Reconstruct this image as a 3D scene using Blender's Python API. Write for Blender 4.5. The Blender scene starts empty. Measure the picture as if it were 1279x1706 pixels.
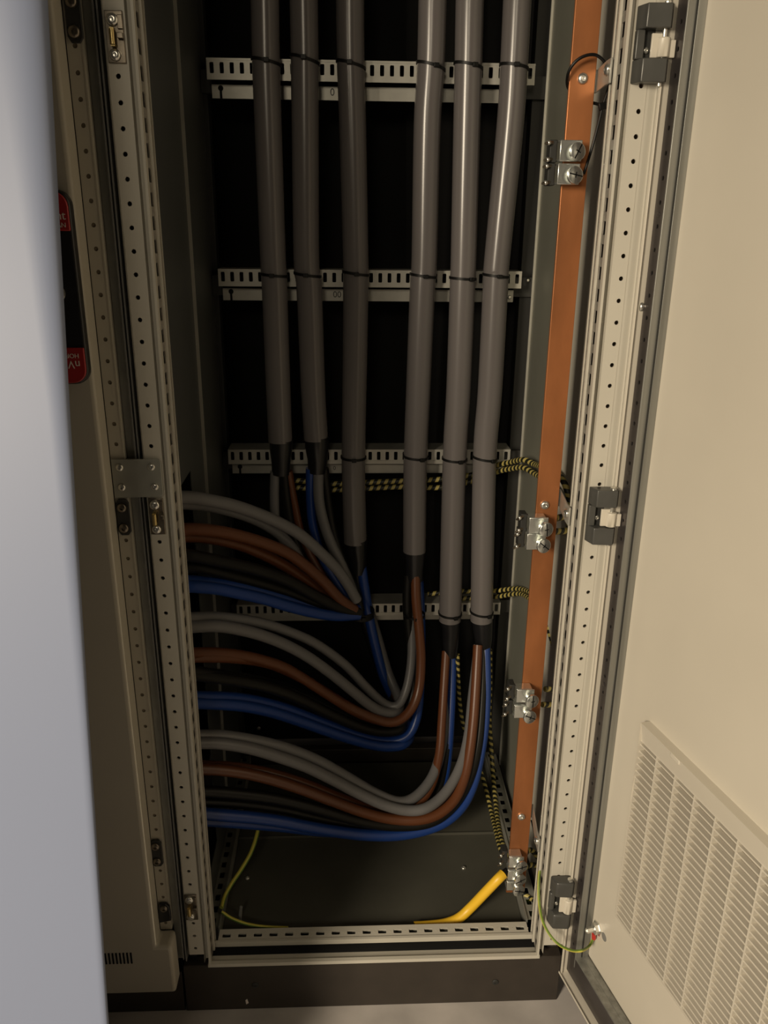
import bpy, bmesh, math, random
from mathutils import Vector, Matrix
random.seed(7)
S = bpy.context.scene
COL = S.collection
V3 = Vector

# ------------------------------------------------------------------ camera
F_PX, YAW, PITCH, ROLL = 1363.5349, 0.0451, 0.3450, 0.0112
CAM = V3((-0.038, -0.971, 1.0634))
_cy, _sy, _cp, _sp = math.cos(YAW), math.sin(YAW), math.cos(PITCH), math.sin(PITCH)
FWD = V3((_sy*_cp, _cy*_cp, -_sp)); _r = V3((_cy, -_sy, 0)); _u = _r.cross(FWD)
RIGHT = _r*math.cos(ROLL)+_u*math.sin(ROLL); UP = _u*math.cos(ROLL)-_r*math.sin(ROLL)
cd = bpy.data.cameras.new('camera'); cam = bpy.data.objects.new('camera', cd); COL.objects.link(cam)
cam.matrix_world = Matrix(((RIGHT.x, UP.x, -FWD.x, CAM.x), (RIGHT.y, UP.y, -FWD.y, CAM.y), (RIGHT.z, UP.z, -FWD.z, CAM.z), (0, 0, 0, 1)))
cd.sensor_fit = 'VERTICAL'; cd.sensor_height = 36.0; cd.sensor_width = 27.0
cd.lens = F_PX*36.0/1706.0; cd.clip_start = 0.02; cd.clip_end = 50
S.camera = cam

# ------------------------------------------------------------------ light, world, exposure
def area(name, loc, aim, power, color, sx, sy, spread=180):
    l = bpy.data.lights.new(name, 'AREA'); l.shape = 'RECTANGLE'; l.size = sx; l.size_y = sy
    l.energy = power; l.color = color; l.spread = math.radians(spread)
    o = bpy.data.objects.new(name, l); COL.objects.link(o); o.location = loc
    o.rotation_euler = (V3(aim)-V3(loc)).to_track_quat('-Z', 'Y').to_euler()
    return o
area('room_lamp', (-1.45, -2.20, 1.45), (0.25, 0.0, -0.15), 38.0, (1.0, 0.85, 0.64), 0.45, 0.8, 120)
area('fill_lamp', (-0.42, -2.8, 2.0), (0.1, 0.1, 0.5), 10.0, (1.0, 0.86, 0.64), 0.5, 0.5)  # added unseen fill light, softens the copper bar's shadow
W = bpy.data.worlds.new('world'); S.world = W; W.use_nodes = True
W.node_tree.nodes['Background'].inputs[0].default_value = (1.0, 0.88, 0.70, 1)
W.node_tree.nodes['Background'].inputs[1].default_value = 0.006
S.view_settings.view_transform = 'Standard'; S.view_settings.look = 'None'
S.view_settings.exposure = 0.0; S.view_settings.gamma = 1.0; S.view_settings.use_curve_mapping = False

# ------------------------------------------------------------------ from the photo's lens to the place
def ray(u, v): return RIGHT*((u-639.5)/F_PX)-UP*((v-853)/F_PX)+FWD
def at(u, v, y): d = ray(u, v); return CAM+d*((y-CAM.y)/d.y)
def atx(u, v, x): d = ray(u, v); return CAM+d*((x-CAM.x)/d.x)
def atz(u, v, z): d = ray(u, v); return CAM+d*((z-CAM.z)/d.z)
def px_per_m(P): return F_PX/((P-CAM).dot(FWD))

# ------------------------------------------------------------------ materials
def mat(name, col, rough=0.5, metal=0.0, var=0.0, scale=20.0, bump=0.0, stretch=(1, 1, 1), spec=0.5, col2=None, coat=0.0):
    m = bpy.data.materials.new(name); m.use_nodes = True
    nt = m.node_tree; b = nt.nodes['Principled BSDF']
    b.inputs['Roughness'].default_value = rough; b.inputs['Metallic'].default_value = metal
    b.inputs['Specular IOR Level'].default_value = spec; b.inputs['Coat Weight'].default_value = coat
    b.inputs['Base Color'].default_value = (*col, 1)
    if var or bump or col2:
        tc = nt.nodes.new('ShaderNodeTexCoord'); mp = nt.nodes.new('ShaderNodeMapping'); mp.inputs['Scale'].default_value = stretch
        nz = nt.nodes.new('ShaderNodeTexNoise'); nz.inputs['Scale'].default_value = scale; nz.inputs['Detail'].default_value = 5
        nt.links.new(tc.outputs['Object'], mp.inputs[0]); nt.links.new(mp.outputs[0], nz.inputs['Vector'])
        rp = nt.nodes.new('ShaderNodeValToRGB'); rp.color_ramp.elements[0].position = 0.3; rp.color_ramp.elements[1].position = 0.7
        c2 = col2 or tuple(min(1, c*(1+var)) for c in col)
        c1 = col if col2 else tuple(c*(1-var) for c in col)
        rp.color_ramp.elements[0].color = (*c1, 1); rp.color_ramp.elements[1].color = (*c2, 1)
        nt.links.new(nz.outputs['Fac'], rp.inputs[0]); nt.links.new(rp.outputs[0], b.inputs['Base Color'])
        if bump:
            bp = nt.nodes.new('ShaderNodeBump'); bp.inputs['Strength'].default_value = bump; bp.inputs['Distance'].default_value = 0.002
            nt.links.new(nz.outputs['Fac'], bp.inputs['Height']); nt.links.new(bp.outputs[0], b.inputs['Normal'])
    return m
def stripes(name, ca, cb, pitch, twist, duty, rough=0.5):
    m = bpy.data.materials.new(name); m.use_nodes = True; nt = m.node_tree; b = nt.nodes['Principled BSDF']
    b.inputs['Roughness'].default_value = rough
    uv = nt.nodes.new('ShaderNodeUVMap'); sp = nt.nodes.new('ShaderNodeSeparateXYZ'); nt.links.new(uv.outputs[0], sp.inputs[0])
    a = nt.nodes.new('ShaderNodeMath'); a.operation = 'MULTIPLY'; a.inputs[1].default_value = 1.0/pitch if pitch else 0.0
    c = nt.nodes.new('ShaderNodeMath'); c.operation = 'MULTIPLY_ADD'; c.inputs[1].default_value = twist
    f = nt.nodes.new('ShaderNodeMath'); f.operation = 'FRACT'; g = nt.nodes.new('ShaderNodeMath'); g.operation = 'GREATER_THAN'; g.inputs[1].default_value = duty
    nt.links.new(sp.outputs[0], a.inputs[0]); nt.links.new(sp.outputs[1], c.inputs[0]); nt.links.new(a.outputs[0], c.inputs[2])
    nt.links.new(c.outputs[0], f.inputs[0]); nt.links.new(f.outputs[0], g.inputs[0])
    mx = nt.nodes.new('ShaderNodeMix'); mx.data_type = 'RGBA'; nt.links.new(g.outputs[0], mx.inputs[0])
    mx.inputs[6].default_value = (*ca, 1); mx.inputs[7].default_value = (*cb, 1); nt.links.new(mx.outputs[2], b.inputs['Base Color'])
    return m
M_ = dict(
    paint=mat('light_grey_enamel', (0.50, 0.475, 0.41), 0.42, var=0.03, scale=9, bump=0.015),
    doorpaint=mat('beige_door_enamel', (0.58, 0.54, 0.46), 0.38, var=0.03, scale=6, bump=0.01),
    oldpaint=mat('beige_cabinet_enamel', (0.45, 0.42, 0.35), 0.45, var=0.03, scale=6),
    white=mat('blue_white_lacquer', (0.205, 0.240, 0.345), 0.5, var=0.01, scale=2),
    galv=mat('galvanised_sheet', (0.34, 0.34, 0.30), 0.48, 0.55, var=0.12, scale=30),
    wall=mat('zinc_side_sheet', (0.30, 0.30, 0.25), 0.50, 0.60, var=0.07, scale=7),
    wallshade=mat('shaded_side_zinc', (0.105, 0.11, 0.105), 0.5, 0.5, var=0.07, scale=7),  # same zinc as the right wall, left-side shade put into the colour
    streak=mat('streaked_zinc', (0.27, 0.27, 0.25), 0.42, 0.6, var=0.25, scale=90, stretch=(1, 1, 0.03)),
    darkzinc=mat('dark_zinc_strip', (0.10, 0.09, 0.088), 0.33, 0.7, var=0.25, scale=14, stretch=(1, 1, 0.4)),
    plug=mat('brown_plug', (0.16, 0.13, 0.09), 0.6),
    slotside=mat('slotted_zinc', (0.30, 0.28, 0.245), 0.5, 0.4, var=0.2, scale=120),
    rail=mat('rail_zinc', (0.39, 0.38, 0.34), 0.42, 0.45, var=0.07, scale=50),
    steel=mat('bright_zinc_plate', (0.72, 0.74, 0.71), 0.25, 0.9, var=0.08, scale=60),
    screw=mat('screw_steel', (0.70, 0.69, 0.64), 0.28, 0.9),
    hinge=mat('grey_diecast', (0.085, 0.085, 0.08), 0.35, 0.35, var=0.1, scale=40),
    copper=mat('copper_bar', (0.43, 0.165, 0.062), 0.38, 0.55, var=0.34, scale=13, stretch=(1, 1, 0.35)),
    sheath=mat('grey_pvc_sheath', (0.118, 0.108, 0.107), 0.25, var=0.05, scale=12, bump=0.05, stretch=(1, 1, 0.2)),
    grey=mat('grey_core', (0.13, 0.128, 0.13), 0.38), brown=mat('brown_core', (0.10, 0.033, 0.012), 0.35),
    black=mat('black_core', (0.006, 0.0058, 0.005), 0.42, spec=0.3), blue=mat('blue_core', (0.010, 0.04, 0.19), 0.34),
    tape=mat('black_tape', (0.008, 0.008, 0.009), 0.3, bump=0.15, var=0.2, scale=60), tie=mat('black_nylon', (0.005, 0.005, 0.005), 0.45, spec=0.25),
    dark=mat('plate_and_shade_black', (0.003, 0.003, 0.003), 0.8, spec=0.2), rubber_shade=mat('rubber_and_shade_black', (0.02, 0.02, 0.018), 0.6),  # these blacks also stand for shade behind slots and in rear gaps
    seal=mat('grey_seal', (0.20, 0.20, 0.19), 0.5),
    floorplate=mat('dark_floor_sheet', (0.075, 0.073, 0.058), 0.5, 0.2, var=0.12, scale=8),
    plinth=mat('plinth_black_brown', (0.034, 0.027, 0.021), 0.55, var=0.12, scale=30),
    concrete=mat('concrete', (0.42, 0.39, 0.37), 0.85, var=0.25, scale=7, bump=0.3),
    yellow=mat('yellow_sheath', (0.80, 0.49, 0.03), 0.4), red=mat('red_plastic', (0.36, 0.022, 0.022), 0.35), redlug=mat('red_sleeve', (0.45, 0.03, 0.02), 0.4),
    handle=mat('black_handle', (0.014, 0.014, 0.015), 0.38), letter=mat('pale_lettering', (0.70, 0.62, 0.56), 0.5), ink=mat('dark_ink', (0.03, 0.03, 0.03), 0.5),
    brass=mat('brass_pin', (0.55, 0.42, 0.18), 0.3, 0.9), lock=mat('tarnished_steel', (0.22, 0.19, 0.15), 0.3, 0.85, var=0.3, scale=80),
    zebra=stripes('yellow_black_spiral', (0.40, 0.33, 0.10), (0.008, 0.010, 0.006), 0.0135, 1.0, 0.46),
    earth=stripes('green_yellow_core', (0.50, 0.45, 0.07), (0.13, 0.22, 0.03), 0, 2.0, 0.55),
)

# ------------------------------------------------------------------ mesh builder
class MB:
    def __init__(s): s.v = []; s.f = []; s.uv = {}
    def add(s, vs, fs):
        o = len(s.v); s.v += [tuple(p) for p in vs]; s.f += [tuple(i+o for i in f) for f in fs]
        return s
    def obox(s, c, X, Y, Z):
        c, X, Y, Z = V3(c), V3(X), V3(Y), V3(Z)
        vs = [c+X*i+Y*j+Z*k for i in (-1, 1) for j in (-1, 1) for k in (-1, 1)]
        fs = [(0, 1, 3, 2), (4, 6, 7, 5), (0, 4, 5, 1), (2, 3, 7, 6), (0, 2, 6, 4), (1, 5, 7, 3)]
        if X.cross(Y).dot(Z) < 0: fs = [f[::-1] for f in fs]
        return s.add(vs, fs)
    def box(s, x0, x1, y0, y1, z0, z1):
        x0, x1 = sorted((x0, x1)); y0, y1 = sorted((y0, y1)); z0, z1 = sorted((z0, z1))
        return s.obox(((x0+x1)/2, (y0+y1)/2, (z0+z1)/2), ((x1-x0)/2, 0, 0), (0, (y1-y0)/2, 0), (0, 0, (z1-z0)/2))
    def prism(s, poly, fn, h0, h1):
        n = len(poly); vs = [fn(a, b, h0) for a, b in poly]+[fn(a, b, h1) for a, b in poly]
        return s.add(vs, [tuple(range(n))[::-1], tuple(range(n, 2*n))]+[(i, (i+1) % n, n+(i+1) % n, n+i) for i in range(n)])
    def lathe(s, p, axis, prof, n=16):
        a = V3(axis).normalized(); t = a.orthogonal().normalized(); b = a.cross(t); p = V3(p)
        o = len(s.v); vs = []; fs = []
        for r, h in prof: vs += [p+a*h+(t*math.cos(2*math.pi*i/n)+b*math.sin(2*math.pi*i/n))*max(r, 1e-5) for i in range(n)]
        for j in range(len(prof)-1): fs += [(j*n+i, j*n+(i+1) % n, (j+1)*n+(i+1) % n, (j+1)*n+i) for i in range(n)]
        fs += [tuple(range(n))[::-1], tuple(range((len(prof)-1)*n, len(prof)*n))]
        return s.add(vs, fs)
    def cyl(s, p0, p1, r, n=14, r1=None):
        d = V3(p1)-V3(p0); return s.lathe(p0, d, [(r, 0), (r if r1 is None else r1, d.length)], n)
    def screw(s, p, axis, r, h, n=16):
        return s.lathe(p, axis, [(r, 0), (r, h*.45), (r*.85, h*.8), (r*.5, h), (r*.34, h), (r*.30, h*.55), (0, h*.5)], n)
    def tube(s, pts, rad, n=12, cap=True, closed=False, flat=None):
        pts = [V3(p) for p in pts]; N = len(pts); rad = rad if isinstance(rad, (list, tuple)) else [rad]*N
        T = []
        for i in range(N):
            d = pts[min(i+1, N-1)]-pts[max(i-1, 0)] if not closed else pts[(i+1) % N]-pts[i-1]
            T.append(d.normalized())
        nrm = T[0].orthogonal().normalized(); o = len(s.v); L = 0; fs = []; vs = []; ln = []
        for i in range(N):
            if i: L += (pts[i]-pts[i-1]).length
            nrm = (nrm-T[i]*nrm.dot(T[i])).normalized(); b = T[i].cross(nrm); ln.append(L)
            vs += [pts[i]+(nrm*math.cos(2*math.pi*k/n)+b*math.sin(2*math.pi*k/n))*rad[i] for k in range(n)]
        f0 = len(s.f); s.add(vs, [])
        R = N if closed else N-1
        for i in range(R):
            j = (i+1) % N
            for k in range(n):
                k2 = (k+1) % n
                s.uv[len(s.f)] = [(ln[i], k/n), (ln[i], (k+1)/n), (ln[j], (k+1)/n), (ln[j], k/n)]
                s.f.append((o+i*n+k, o+i*n+k2, o+j*n+k2, o+j*n+k))
        if cap and not closed:
            s.f.append(tuple(o+k for k in range(n))[::-1]); s.f.append(tuple(o+(N-1)*n+k for k in range(n)))
        return s
    def ribbon(s, pts, outs, hw, th, closed=True):
        # strap: width direction derived from the path and its outward direction
        pts = [V3(p) for p in pts]; N = len(pts); vs = []; o = len(s.v)
        for i in range(N):
            t = (pts[(i+1) % N]-pts[i-1]) if closed else pts[min(i+1, N-1)]-pts[max(i-1, 0)]
            u = V3(outs[i]).normalized(); w = t.normalized().cross(u).normalized()
            vs += [pts[i]+w*hw, pts[i]+w*hw+u*th, pts[i]-w*hw+u*th, pts[i]-w*hw]
        fs = []
        for i in range(N if closed else N-1):
            j = (i+1) % N
            fs += [(i*4+k, i*4+(k+1) % 4, j*4+(k+1) % 4, j*4+k) for k in range(4)]
        if not closed: fs += [(3, 2, 1, 0), tuple((N-1)*4+k for k in range(4))]
        return s.add(vs, fs)
    def cell(s, c, U, V, Nn, hu, hv, ru, rv, p=2.0, th=0.0015, n=16):
        # a rectangle of sheet with one hole through it
        c, U, V, Nn = V3(c), V3(U), V3(V), V3(Nn)
        ca = math.atan2(hv, hu); an = sorted(set([2*math.pi*i/n for i in range(n)]+[ca, math.pi-ca, math.pi+ca, 2*math.pi-ca]))
        if p > 4:
            cb = math.atan2(rv, ru); an = sorted(set(an+[cb+e for e in (-.12, 0, .12)]+[math.pi-cb+e for e in (-.12, 0, .12)]+[math.pi+cb+e for e in (-.12, 0, .12)]+[2*math.pi-cb+e for e in (-.12, 0, .12)]))
        k = len(an); vo = []; vi = []; vd = []
        for a in an:
            cx, sx = math.cos(a), math.sin(a)
            ro = min(hu/abs(cx) if abs(cx) > 1e-9 else 9, hv/abs(sx) if abs(sx) > 1e-9 else 9)
            ri = 1/((abs(cx/ru)**p+abs(sx/rv)**p)**(1/p))
            vo.append(c+(U*cx+V*sx)*ro); q = c+(U*cx+V*sx)*ri; vi.append(q); vd.append(q-Nn*th)
        fs = [(i, (i+1) % k, k+(i+1) % k, k+i) for i in range(k)]+[(k+i, k+(i+1) % k, 2*k+(i+1) % k, 2*k+i) for i in range(k)]
        if U.cross(V).dot(Nn) < 0: fs = [f[::-1] for f in fs]
        return s.add(vo+vi+vd, fs)
    def build(s, name, m, parent=None, bevel=0, smooth=40, seg=2):
        me = bpy.data.meshes.new(name); me.from_pydata(s.v, [], s.f)
        if s.uv:
            ul = me.uv_layers.new(name='UVMap')
            for p in me.polygons:
                if p.index in s.uv:
                    for li, c in zip(p.loop_indices, s.uv[p.index]): ul.data[li].uv = c
        me.materials.append(M_[m] if isinstance(m, str) else m)
        if smooth:
            for p in me.polygons: p.use_smooth = True
            me.set_sharp_from_angle(angle=math.radians(smooth))
        me.update()
        o = bpy.data.objects.new(name, me); COL.objects.link(o)
        if bevel:
            b = o.modifiers.new('bevel', 'BEVEL'); b.width = bevel; b.segments = seg; b.limit_method = 'ANGLE'; b.angle_limit = math.radians(50)
        if parent:
            o.parent = parent; o.matrix_parent_inverse = Matrix.Translation(-wloc(parent))
        return o
WL = {}
def wloc(o): return WL.get(o.name, V3((0, 0, 0)))
def tag(o, label, cat, group=None):
    o['label'] = label; o['category'] = cat
    if group: o['group'] = group
    return o
def thing(name, loc, label, cat, group=None):
    o = bpy.data.objects.new(name, None); COL.objects.link(o); o.location = loc; o.empty_display_size = 0.02
    WL[o.name] = V3(loc); return tag(o, label, cat, group)
def child(o, parent):
    o.parent = parent; o.matrix_parent_inverse = Matrix.Translation(-wloc(parent)); return o
def structure(o): o['kind'] = 'structure'; return o
def spline(pts, sub=8):
    # Catmull-Rom through points (any dimension)
    P = [tuple(p) for p in pts]; P = [tuple(2*a-b for a, b in zip(P[0], P[1]))]+P+[tuple(2*a-b for a, b in zip(P[-1], P[-2]))]
    out = []
    for i in range(1, len(P)-2):
        for k in range(sub):
            t = k/sub; a, b, c, d = P[i-1], P[i], P[i+1], P[i+2]
            out.append(tuple(0.5*(2*B+(C-A)*t+(2*A-5*B+4*C-D)*t*t+(3*B-A-3*C+D)*t**3) for A, B, C, D in zip(a, b, c, d)))
    out.append(P[-2]); return out
def text_mesh(name, body, size, P, X, Y, m, parent, extrude=0.0002, align='CENTER', label=None):
    cu = bpy.data.curves.new(name, 'FONT'); cu.body = body; cu.size = size; cu.align_x = align; cu.align_y = 'CENTER'; cu.extrude = extrude
    t = bpy.data.objects.new(name, cu); COL.objects.link(t)
    me = bpy.data.meshes.new_from_object(t.evaluated_get(bpy.context.evaluated_depsgraph_get())); bpy.data.objects.remove(t)
    X, Y = V3(X).normalized(), V3(Y).normalized(); Z = X.cross(Y)
    me.transform(Matrix(((X.x, Y.x, Z.x, P[0]), (X.y, Y.y, Z.y, P[1]), (X.z, Y.z, Z.z, P[2]), (0, 0, 0, 1))))
    me.materials.clear(); me.materials.append(M_[m]); me.name = name
    o = bpy.data.objects.new(name, me); COL.objects.link(o); child(o, parent)
    if label: o['label'] = label
    return o

# ------------------------------------------------------------------ setting
FZ = -0.134            # floor level; z = 0 is the lowest post hole
TOP = 1.87
fl = MB().box(-2.2, 1.6, -2.4, 1.4, FZ-.05, FZ).build('floor', 'concrete'); structure(fl)

# ------------------------------------------------------------------ the open cabinet
cab = thing('switch_cabinet', (0, 0.25, FZ), 'tall open light grey metal cabinet full of heavy cables', 'cabinet')
HX = 0.2775            # post hole column
def post(sx, name):
    m = MB(); X = lambda p: sx*(HX-p)
    nz = 64; z_lo = -.012
    for k in range(nz):                                   # hole every 25 mm
        zc = k*.025
        c = V3((X(.001), 0, zc))
        # cell is asymmetric round the hole: build it as hole cell + side strips
        m.cell((X(0), 0, zc), (1, 0, 0), (0, 0, 1), (0, -1, 0), .006, .0125, .0026, .0026, 2, .002, 14)
    z0, z1 = -.0125, nz*.025-.0125
    strips = [((-.0095), (-.006)), (.006, .012)]
    def sheet(a, b, za=z0, zb=z1):                       # vertical strip between profile points a=(p,y), b
        m.add([(X(a[0]), a[1], za), (X(b[0]), b[1], za), (X(b[0]), b[1], zb), (X(a[0]), a[1], zb)], [(0, 1, 2, 3) if sx < 0 else (3, 2, 1, 0)])
    sheet((-.0095, 0), (-.006, 0)); sheet((.006, 0), (.012, 0))
    if sx > 0:                                            # hinge side: the face runs on outwards with two folds
        sheet((-.0165, .0012), (-.0095, 0)); sheet((-.0185, -.0012), (-.0165, .0012)); sheet((-.0185, .03), (-.0185, -.0012))
        m.box(X(-.0062), X(-.0056), -.0006, .001, z0, TOP); m.box(X(-.0185), X(-.0175), -.0022, .002, z0, TOP)
    else: sheet((-.0115, .03), (-.0115, .002)); sheet((-.0115, .002), (-.0095, 0))
    zz = -.030
    sheet((.012, 0), (.0130, .0085), zz); sheet((.0130, .0085), (.0183, .010), zz)
    m.box(X(.0190), X(.022), -.0025, .0065, -.035, TOP); m.box(X(.0183), X(.0192), .0055, .011, -.035, TOP)     # front lip
    mi = MB()
    for k in range(74):                                   # slots of the inner side
        zc = -.02+k*.025
        mi.cell((X(.0215), .0145, zc), (0, 1, 0), (0, 0, 1), (-sx, 0, 0), .008, .0125, .0055, .0075, 9, .0015, 12)
        mi.cell((X(.0228), .0315, zc), (0, 1, 0), (0, 0, 1), (-sx, 0, 0), .0055, .0125, .0032, .0065, 9, .0015, 12)
    m.box(X(.0205), X(.0245), .0225, .026, -.03, TOP)
    m.box(X(.0205), X(.0240), .037, .0395, -.03, TOP)
    m.box(X(-.0115), X(.006), .0305, .032, z0, TOP)
    m.box(X(-.0095), X(.012), 0, .0018, z1, TOP)          # plain upper length
    o = m.build(name, 'paint', cab)
    mi.build('slotted_side', 'slotside', o)
    MB().box(X(.0168), X(.0180), .0115, .044, z0, TOP).build('slot_shade', 'dark', o)  # black sheet standing in for the shade inside the hollow post
    return o
post(-1, 'corner_post'); post(1, 'corner_post')
for sx in (-1, 1):
    MB().box(sx*.262, sx*.298, .50, .53, FZ+.1, TOP).build('rear_post', 'rubber_shade', cab, .001)  # metal posts, the dark rear corner's shade put into their colour
# sill
m = MB()
m.box(-.2600, .2600, -.002, .004, -.0375, -.0312)
m.add([(-.257, .004, -.0345), (.257, .004, -.0345), (.257, .0205, -.0388), (-.257, .0205, -.0388)], [(0, 1, 2, 3)])
m.box(-.2545, .2545, .0305, .0350, -.0318, -.0228)
for k in range(20):
    xc = -.2375+k*.025
    m.cell((xc, .0455, -.0245), (1, 0, 0), (0, 1, 0), (0, 0, 1), .0125, .0105, .0066, .0036, 8, .0015, 14)
    m.screw((xc+.0125, .0455, -.0246), (0, 0, 1), .0012, .0003, 8)
m.box(-.25, .25, .056, .058, -.05, -.0245)
m.box(-.2600, .2600, .0215, .0345, -.064, -.062)
m.build('bottom_sill', 'paint', cab)
MB().prism([(.0205, -.0390), (.0310, -.0320), (.0340, -.0320), (.0340, -.0600), (.0205, -.0600)], lambda q, w, h: (h, q, w), -.2565, .2565).build('sill_seal', 'dark', cab)
# side frame members at the bottom, slotted on top
for sx in (-1, 1):
    m = MB()
    for k in range(18):
        yc = .072+k*.025
        m.cell((sx*.2625, yc, -.022), (0, 1, 0), (1, 0, 0), (0, 0, 1), .0125, .0115, .0065, .0042, 8, .0015, 14)
    m.box(sx*.2505, sx*.2525, .058, .51, -.05, -.0195)
    m.box(sx*.2730, sx*.2755, .058, .51, -.05, -.0205)
    m.build('bottom_side_member', 'galv', cab)
m = MB().box(-.250, .250, .058, .288, -.0505, -.0485)
m.build('floor_plate', 'floorplate', cab, .0006)
m = MB().box(-.250, .250, .290, .51, -.0475, -.0455); m.box(-.250, .250, .2885, .292, -.0495, -.0435)
m.build('rear_floor_plate', 'floorplate', cab, .0006)
# side sheets
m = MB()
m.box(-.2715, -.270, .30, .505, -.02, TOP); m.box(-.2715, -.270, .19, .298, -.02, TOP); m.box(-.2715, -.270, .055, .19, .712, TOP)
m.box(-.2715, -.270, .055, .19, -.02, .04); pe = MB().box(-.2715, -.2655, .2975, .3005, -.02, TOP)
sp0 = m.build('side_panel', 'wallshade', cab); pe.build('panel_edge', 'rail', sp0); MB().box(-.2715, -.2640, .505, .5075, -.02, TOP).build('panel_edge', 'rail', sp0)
MB().box(.2822, .2838, .045, .222, -.02, TOP).build('side_liner', 'paint', cab)
m = MB().box(.284, .2855, .045, .487, -.046, TOP)
sp1 = m.build('side_panel', 'wall', cab); MB().box(.2805, .2855, .487, .4895, -.046, TOP).build('panel_edge', 'rail', sp1)
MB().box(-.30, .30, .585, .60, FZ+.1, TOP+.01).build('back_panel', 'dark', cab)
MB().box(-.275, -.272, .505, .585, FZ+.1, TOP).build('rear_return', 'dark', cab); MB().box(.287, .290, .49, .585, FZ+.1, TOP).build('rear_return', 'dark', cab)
MB().box(-.30, .30, 0, .60, TOP, TOP+.012).build('roof_plate', 'paint', cab)
# plinth
m = MB().box(-.3005, .297, .003, .022, FZ, -.0395); m.box(-.3005, .297, .55, .57, FZ, -.0395); m.box(.278, .297, .022, .55, FZ, -.0395); m.box(-.3005, -.282, .022, .55, FZ, -.0395)
pl = m.build('plinth', 'plinth', cab, .0015)
for u, v in ((825, 1636), (425, 1641)): MB().screw(at(u, v, .003), (0, -1, 0), .0055, .002, 14).build('plinth_bolt', 'rubber_shade', cab)
p = at(411, 1668, .003); MB().add([(p.x-.001, .0022, p.z-.006), (p.x+.003, .0022, p.z-.003), (p.x+.001, .0022, p.z+.006), (p.x-.002, .0022, p.z+.003)], [(0, 1, 2, 3)]).build('paint_chip', 'letter', cab)
# floor plate screws
for u, v, yv in ((772, 1446, None), (412, 1463, None), (431, 1213, 1)):
    p = atz(u, v, -.0485) if not yv else at(u, v, .584)
    MB().screw(p, (0, 0, 1) if not yv else (0, -1, 0), .0042, .0028, 14).build('screw', 'screw', cab)
p = atz(399, 1534, -.0485)
MB().cyl(p, p+V3((.004, 0, .03)), .0035, 10, .0025).build('cable_stud', 'seal', cab)
p = at(880, 466, .487); MB().screw(at(879, 467, .486), (0, -1, 0), .003, .002, 12).build('screw', 'screw', cab)
# lock strikers on the left post
def striker(v, z=None):
    p = at(196+(v-127)*.0873, v, -.001); x, z = p.x+.001, p.z
    m = MB().box(x-.009, x+.0095, -.0028, -.0003, z-.024, z+.024)
    o = m.build('lock_striker', 'lock', cab, .0008)
    MB().screw((x-.001, -.0028, z+.0155), (0, -1, 0), .0062, .004).build('striker_screw', 'screw', o); MB().screw((x-.001, -.0028, z-.0165), (0, -1, 0), .0058, .004).build('striker_screw', 'screw', o)
    MB().cyl((x-.001, -.010, z-.008), (x-.001, -.010, z+.006), .0028, 10).box(x-.003, x+.001, -.0105, -.0028, z-.0095, z-.0075).box(x-.003, x+.001, -.0105, -.0028, z+.0055, z+.0075).build('striker_pin', 'brass', o)
    MB().box(x+.0035, x+.0095, -.0085, -.0028, z-.002, z+.0035).box(x+.004, x+.0095, -.005, -.0028, z+.007, z+.020).build('striker_tongue', 'lock', o, .0006)
for v in (62, 860, 1511): striker(v)

# ------------------------------------------------------------------ neighbouring closed cabinet
nb = thing('closed_cabinet', (-.62, .25, FZ), 'closed beige metal cabinet with black and red door handle, left of the open one', 'cabinet')
NX = -.319
m = MB()
for k in range(78):
    zc = .055+k*.025-.0025
    if zc > TOP-.02: break
    m.cell((NX, 0, zc), (1, 0, 0), (0, 0, 1), (0, -1, 0), .0085, .0125, .0026, .0026, 2, .0012, 12)
MB().box(NX-.0090, NX+.0080, .0013, .003, .04, TOP).build('hole_plugs', 'plug', nb); m.box(NX+.0068, NX+.0085, -.0004, .030, .04, TOP)
m.box(NX+.0085, NX+.020, .012, .014, -.02, TOP)
m.build('corner_post', 'oldpaint', nb)
MB().box(NX+.0090, NX+.0195, .0105, .012, -.03, TOP).build('side_strip', 'galv', nb)
m = MB().box(NX+.0205, NX+.0222, .002, .02, -.025, TOP); m.box(NX+.0245, NX+.0262, .002, .02, -.028, TOP); m.box(NX+.0205, NX+.0305, .018, .022, -.03, TOP)
m.build('rubber_seal', 'seal', nb)
MB().box(NX+.0220, NX+.0246, .006, .018, -.027, TOP).build('seal_core', 'rubber_shade', nb)
DE = -.3274
poly = [(-.92, -.052), (-.3045, -.052), (-.3045, .028), (-.3060, .040), (DE, .040), (DE, TOP), (-.92, TOP)]
dr = MB().prism(poly, lambda a, b, h: (a, h, b), -.033, .0010).build('door', 'oldpaint', nb, .005, seg=3)
m = MB()
for k in range(8): xx = at(176+k*6.1, 1596, -.033).x; m.box(xx-.0012, xx+.0012, -.0336, -.032, at(180, 1606, -.033).z, at(180, 1588, -.033).z)
m.build('vent_slots', 'dark', dr)
MB().box(-.92, -.3035, .004, .03, FZ, -.0525).build('plinth', 'plinth', nb, .001)
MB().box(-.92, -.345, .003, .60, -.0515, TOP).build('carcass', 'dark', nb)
for v, du in ((28, 124), (861, 207), (1420, 262)):
    p = at(du, v, -.001); x, z = p.x, p.z
    o = MB().prism([(x-.0085, z-.018), (x-.005, z-.024), (x+.004, z-.024), (x+.0075, z-.019), (x+.0075, z+.019), (x+.004, z+.024), (x-.005, z+.024), (x-.0085, z+.018)], lambda a, b, h: (a, h, b), -.0035, -.0004).build('lock_plate', 'rubber_shade', nb, .0008)
    MB().screw((x-.001, -.0035, z+.013), (0, -1, 0), .006, .004).screw((x-.001, -.0035, z-.014), (0, -1, 0), .0062, .004).build('plate_screw', 'lock', o)
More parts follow.
